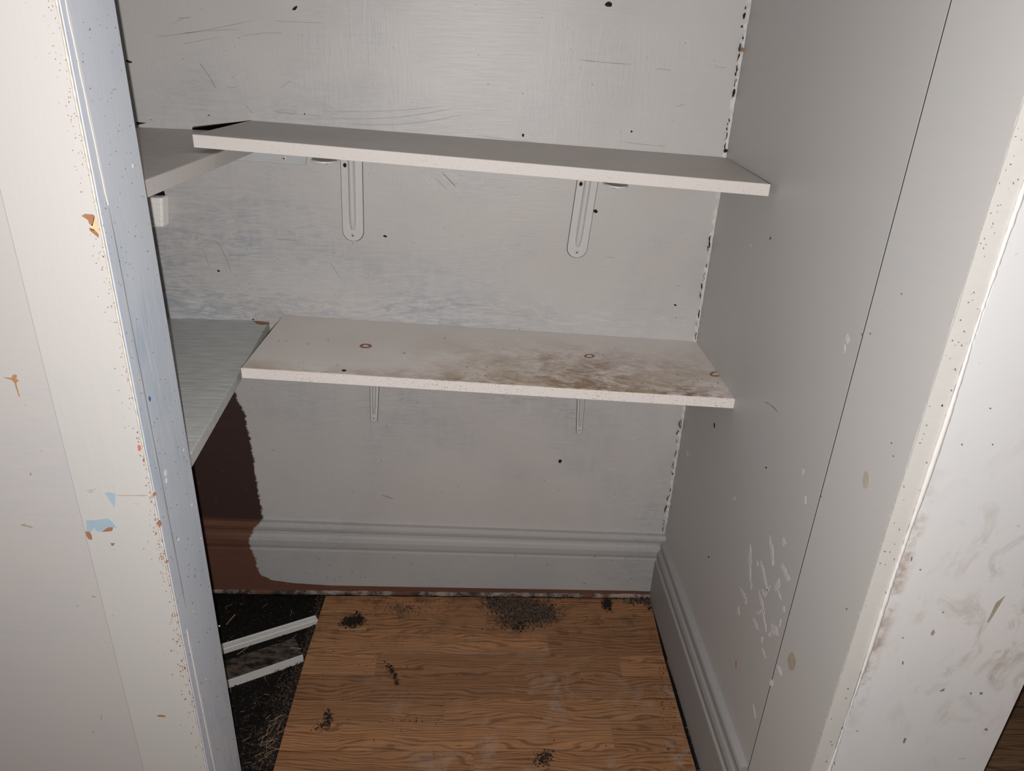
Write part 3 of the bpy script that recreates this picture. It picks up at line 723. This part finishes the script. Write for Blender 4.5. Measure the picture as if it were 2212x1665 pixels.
for (x,y,rx,ry) in [(196,1060,8,4),(107,115,2,2),(77,124,1.5,1.5),(346,1320,1.5,1.5),(307,1324,1.5,1.5),(206,1056,2,2)]: chip('dark_mark',blob(x,y,rx,ry,9,.4),PCAS,M['ghost'],trim_1)
f=Flat(); f.ribbon(curve((250,1070),(320,1070),0,8),2.2,PCAS); f.build('crack',M['stain'],trim_1,True)
f=Flat()
for _ in range(220):
    y=random.uniform(0,1660); x=118+.199*y-abs(random.gauss(3,14))
    f.poly(blob(x,y,random.uniform(.5,1.5),random.uniform(.5,1.8),6,.4),PCAS,.0003)
for y0 in (950,1000,1075,1130,1180,1215,1240,1330,1380,1440,1500):
    for _ in range(12):
        y=y0+random.gauss(0,14); x=118+.199*y-abs(random.gauss(4,7)); f.poly(blob(x,y,random.uniform(.6,2.0),random.uniform(.6,2),6,.4),PCAS,.0003)
f.build('chip_specks',M['rust'],trim_1,True)
chip('bare_crack',L3([(20,780),(45,782),(75,785),(80,768),(95,760),(108,768),(105,790),(122,800),(112,810),(104,815),(112,850),(128,905),(122,905),(106,860),(92,815),(78,798),(50,790)]),PFL,M['crackbrown'],wall_front)
for (x,y,rx,ry,a) in [(203,1288,4,2.5,.4),(168,1308,4,1.2,0),(219,1550,1.2,5,0),(202,1580,2,1.5,0),(67,1022,2,2,0),(66,1025,2,2,0),(101,1421,1,1,0),(55,875,1.2,1.2,0),(90,974,1.4,1.4,0),(58,1135,12,3,.3),(33,515,1.6,12,-.1)]:
    chip('dark_mark',blob(x,y,rx,ry,9,.4,a),PFL,M['stain'],wall_front)
# jamb: stop line, blue fleck, white drips
f=Flat()
def lj(t,y): # a vertical line on the jamb, t=0 front edge .. 1 rear edge
    x0=118+.199*y; x1=248+.1645*y; return (x0+(x1-x0)*t, y)
f.ribbon([lj(.18+.06*i/16,-5+i*28) for i in range(17)],4.2,PLJ,.0005)
f.ribbon([lj(.18+.03*i/9,1360+i*34) for i in range(10)],3.2,PLJ,.0005)
f.build('stop_line',M['white'],trim_2)
f=Flat()
f.ribbon([lj(.24+.02*i/20,440+i*46) for i in range(20)],1.4,PLJ,.0004)
f.build('hairline',M['scratch'],trim_2,True)
chip('blue_fleck',blob(323,861,2.6,6,9,.2,-.1),PLJ,M['deepblue'],trim_2)
for (x,y,rx,ry) in [(358,1022,3,7),(360,1038,1.5,6),(287,358,1.5,5),(446,1467,1.5,1.8),(386,1165,1.5,4),(474,1352,1.3,2),(434,1163,1.2,2),(415,1090,1.4,3),(397,972,1.2,2.4),(418,1320,1.3,1.8)]:
    chip('paint_drip',blob(x,y,rx,ry,8,.25),PLJ,M['white'],trim_2)
f=Flat()
for _ in range(170):
    y=random.uniform(0,1660); x,_y=lj(random.uniform(.05,.95),y)
    f.poly(blob(x,y,random.uniform(.5,1.3),random.uniform(.6,1.8),6,.4),PLJ,.0003)
f.build('dark_specks',M['scratch'],trim_2,True)

# ------------------------------------------------------------------ loose wood on the bare subfloor
ZS=-.010
def ext(a,b,k): return a+(a-b)*k      # lengthen past the jamb
za=.004
A,B=atZ(484,1387,za),atZ(681,1327,za); C,D=atZ(687,1338,za),atZ(486,1401,za)
A=ext(A,B,.5); D=ext(D,C,.5)
root=empty('trim_stick',Vector(((A+C)/2).to_tuple()[:2]+(ZS,))); tag(root,'white grooved strip of trim lying on the black subfloor','trim stick')
dn=Vector((0,0,ZS-za))
E1=A+(D-A)*.28; F1=B+(C-B)*.28
M['stick']=paint('paint_stick', g(.62,(1,.99,.955)), g(.52), .6, .5, .35, fine=.45, speck=1.4)
hexa('front_rail',[D+dn,C+dn,F1+dn,E1+dn],[D,C,F1,E1],M['stick'],root,.0012,loc=(A+C)/2+dn)
q=Vector((0,.0012,-.0015))
hexa('rear_rail',[E1+dn+q,F1+dn+q,B+dn,A+dn],[E1+q,F1+q,B+Vector((0,0,-.001)),A+Vector((0,0,-.001))],M['stick'],root,.0008,loc=(A+C)/2+dn)
za=.010
A,B=atZ(492,1424,za),atZ(637,1376,za); C,D=atZ(654,1413,za),atZ(496,1467,za)
A=ext(A,B,.6); D=ext(D,C,.6)
root=empty('board_offcut',Vector(((A+C)/2).to_tuple()[:2]+(ZS,))); tag(root,'dark offcut of board with white painted edge lying on the black subfloor','board')
dn=Vector((0,0,ZS-za))
m=N('dirty_dark_wood'); M['offcut']=m.out(m.mix(m.ramp(m.noise(m.scale((10,26,1),rot=(0,0,-.5)),3,5,.7),.42,.58), (.09,.07,.056,1), (.012,.010,.009,1)), .85, .2)
hexa('board',[D+dn,C+dn,B+dn,A+dn],[D,C,B,A],M['offcut'],root,.001,loc=(A+C)/2+dn)
n=Vector((D.y-C.y, C.x-D.x,0)).normalized()*-.0015
if n.y>0: n=-n
hexa('painted_edge',[D+dn+n,C+dn+n,C+dn,D+dn],[D+n,C+n,C,D],M['stick'],root,0,loc=(A+C)/2+dn)
# thin sliver of edging in the gap along the right baseboard
root=None
a=atZ(1441,1424,-.002); b=atZ(1452,1424,-.002); c=atZ(1497,1560,-.002); d=atZ(1491,1560,-.002)
dn=Vector((0,0,-.008)); M['sliver']=plain('grey_sliver',(.16,.13,.115,1),.7,.3,.4,60)
o=hexa('wood_sliver',[d+dn,c+dn,b+dn,a+dn],[d,c,b,a],M['sliver'],None,.0005,loc=(a+c)/2+dn); tag(o,'thin grey wood sliver in the gap beside the right baseboard','sliver')

# ------------------------------------------------------------------ dirt
class Bits:
    def __init__(s,*mats): s.V=[]; s.F=[]; s.I=[]; s.mats=mats
    def flake(s,p,r,k=0):
        b=len(s.V); a=random.uniform(0,6.28); R=Matrix.Rotation(a,3,'Z')@Matrix.Rotation(random.uniform(-.7,.7),3,'X')@Matrix.Rotation(random.uniform(-.5,.5),3,'Y')
        e=random.uniform(.35,1)
        for x,y,z in [(-1,-.6,0),(.9,-.7,.1),(1,.6,0),(-.8,.7,.15),(0,0,.55)]: s.V.append(p+R@Vector((x*r,y*r*e,z*r))+Vector((0,0,r*.35)))
        s.F+=[(b,b+1,b+4),(b+1,b+2,b+4),(b+2,b+3,b+4),(b+3,b,b+4),(b+3,b+2,b+1,b)]; s.I+=[k]*5
    def straw(s,p,l,r,k=0,flat=.2):
        b=len(s.V); a=random.uniform(0,6.28); t=random.uniform(-flat,flat); d=Vector((math.cos(a),math.sin(a),t)); n=Vector((-d.y,d.x,0)).normalized()
        m=Vector((n.x,n.y,0))*random.uniform(-.12,.12)*l
        for q in (p-d*l/2,p+m,p+d*l/2):
            for w in (n*r,Vector((0,0,r)),-n*r): s.V.append(q+w+Vector((0,0,r+abs(t)*l/2)))
        for j in range(2):
            for i in range(3): s.F.append((b+j*3+i,b+j*3+(i+1)%3,b+j*3+3+(i+1)%3,b+j*3+3+i))
        s.F+=[(b,b+1,b+2),(b+8,b+7,b+6)]; s.I+=[k]*8
    def build(s,name,label):
        o=mk(name,s.V,s.F,None)
        for m_ in s.mats: o.data.materials.append(M[m_])
        for p,i in zip(o.data.polygons,s.I): p.material_index=i
        return tag(o,label,'debris',None,'stuff')
def pxz(cx,cy,sx,sy,z): return atZ(random.gauss(cx,sx),random.gauss(cy,sy),z)
M['grit1']=plain('grit_dark',(.020,.016,.014,1),.95,.1,.5,200)
M['grit2']=plain('grit_brown',(.085,.058,.042,1),.95,.1,.5,200)
M['grit3']=plain('straw_tan',(.27,.19,.12,1),.9,.15,.4,200)
M['grit4']=plain('grit_grey',(.16,.135,.115,1),.95,.1,.4,200)
def fill(B,spots,size,k,straws=0,z=0):
    for (cx,cy,sx,sy,n) in spots:
        for _ in range(n):
            p=pxz(cx,cy,sx,sy,z)
            if p.y>YB-.026 or p.x>XR-.022 or p.x<-.318: continue
            p.z=z+abs(random.gauss(0,.0012)); B.flake(p,size*random.uniform(.4,1.4),k)
        for _ in range(int(n*straws)):
            p=pxz(cx,cy,sx,sy,z)
            if p.y>YB-.030 or p.x>XR-.025 or p.x<-.310: continue
            B.straw(p,size*random.uniform(3,8),size*.25,k)
B=Bits('grit1','grit2','grit4')
big=[(1085,1303,20,8,420),(1130,1318,28,12,900),(1168,1325,17,11,520),(1110,1342,20,8,260)]
fill(B,big,.0024,1,.2); fill(B,[(x,y,a,b,n//2) for x,y,a,b,n in big]+[(1065,1296,10,5,60),(1118,1355,12,4,60)],.0022,0,.05); fill(B,[(x,y,a,b,n//4) for x,y,a,b,n in big],.0018,2,.4)
B.build('dirt_heap','broad grey-brown heap of dirt and fluff on the floor by the back baseboard')
for name,label,spots,size in [
  ('dirt_clump','small black clump of dirt on the laminate with a pale splinter beside it',[(762,1343,9,5,170),(775,1338,7,5,70),(748,1347,5,4,40)],.0030),
  ('dirt_clump','compact black lump of dirt near the back right floor corner',[(1312,1306,4.5,5,160)],.0028),
  ('dirt_clump','dark curved smear of dirt in the middle of the laminate',[(838,1440,4,3,24),(846,1450,3,5,40),(853,1462,2.5,5,40),(858,1474,2,4,20)],.0018),
  ('dirt_clump','dark tuft of dirt on the laminate near the board offcut',[(708,1550,5,7,80),(702,1566,7,4,50),(688,1577,8,3,16)],.0019),
  ('dirt_clump','dark dirt smudge on the planks furthest from the back wall',[(1178,1635,9,7,90),(1170,1645,8,8,50)],.0018)]:
    B=Bits('grit1','grit2'); fill(B,spots,size,0,.06); fill(B,[(x,y,a*1.3,b*1.2,n//4) for x,y,a,b,n in spots],size*.7,1,.1); B.build(name,label)
B=Bits('grit1','grit2','grit4'); sp=[(1385,1292,16,6,200),(1360,1285,20,4,90),(1404,1292,5,9,120)]
fill(B,sp,.0024,0,.05); fill(B,sp,.0024,1,.2); fill(B,sp,.0016,2,.2); B.build('dirt_clump','dark crumbly dirt gathered in the back right floor corner')
B=Bits('grit1','grit2','grit4')
sc=[(890,1318,50,9,50),(868,1315,18,6,90),(1310,1400,60,60,26),(1445,1560,10,50,26),(900,1560,30,6,10),(1270,1345,30,12,16),(930,1300,30,6,20),(1430,1470,5,50,26),(950,1500,220,110,44),(790,1420,60,40,16)]
fill(B,sc,.0014,0); fill(B,sc,.0014,1); fill(B,[(x,y,a,b,max(3,n//3)) for x,y,a,b,n in sc],.0012,2,.3)
B.build('floor_crumbs','scattered crumbs of dirt and fibres over the laminate planks')
# black bay on the left
B=Bits('grit1','grit2','grit3','grit4')
def lamx(y): return 705-(y-1280)*.2987
for _ in range(1600):
    y=random.uniform(1285,1665); B.flake(atZ(random.uniform(470,lamx(y)),y,ZS),random.uniform(.0008,.0036),0)
for _ in range(2400):
    y=random.uniform(1288,1665); t=max(0,(y-1380)/285); x=lamx(y)-abs(random.gauss(0,8+26*t))-2
    p=atZ(x,y,ZS); p.z+=random.uniform(0,.003); B.flake(p,random.uniform(.0007,.0026),random.choice((1,1,0,0,0)))
for _ in range(150):
    y=random.uniform(1440,1665); x=lamx(y)-abs(random.gauss(0,40))-4; B.straw(atZ(x,y,ZS+.002),random.uniform(.006,.022),.0004,1)
for _ in range(26):
    y=random.uniform(1290,1660); x=random.uniform(485,lamx(y)); B.straw(atZ(x,y,ZS+.002),random.uniform(.005,.018),.0004,2)
for _ in range(90):
    y=random.uniform(1290,1660); x=random.uniform(480,lamx(y)); B.flake(atZ(x,y,ZS+.001),random.uniform(.0005,.0016),random.choice((2,3)))
for _ in range(24):
    y=random.uniform(1545,1640); x=lamx(y)-random.uniform(5,45); B.straw(atZ(x,y,ZS+.004),random.uniform(.010,.028),.0005,2)
B.build('subfloor_debris','black grit, sawdust and straws covering the bare subfloor beside the laminate')
B=Bits('grit1','grit2')
for _ in range(520):
    y=random.uniform(1290,1665); x=1408+(y-1275)*.265+random.uniform(-3,7); B.flake(atZ(x,y,-.006),random.uniform(.001,.003),random.choice((0,0,1)))
for _ in range(24):
    y=random.uniform(1290,1400); B.straw(atZ(1410+(y-1275)*.26,y,0),random.uniform(.006,.016),.0004,1)
B.build('gap_grit','black grit in the gap between laminate and right baseboard')
# single straws worth picking out
def one(label,p0,p1,z,r,mat):
    a,b=atZ(*p0,z),atZ(*p1,z); d=(b-a); n=Vector((-d.y,d.x,0)).normalized()*r; u=Vector((0,0,r*1.6))
    mid=(a+b)/2+n*random.uniform(-1.5,1.5)
    o=sweep('straw',lambda i:[(a,mid,b)[i]+n,(a,mid,b)[i]+u,(a,mid,b)[i]-n],3,mat,loc=(a+b)/2); tag(o,label,'straw')
one('tan straw lying alone on the black subfloor by the back baseboard',(489,1349),(508,1327),ZS+.001,.0011,M['grit3'])
one('thin straw between trim stick and board offcut',(512,1414),(548,1388),ZS+.004,.0006,M['grit3'])
one('pale flat splinter below the black clump on the laminate',(733,1360),(790,1358),.0005,.0014,M['grit3'])
one('short splinter on the end of the dark board offcut',(627,1399),(651,1401),.0108,.0008,M['grit3'])
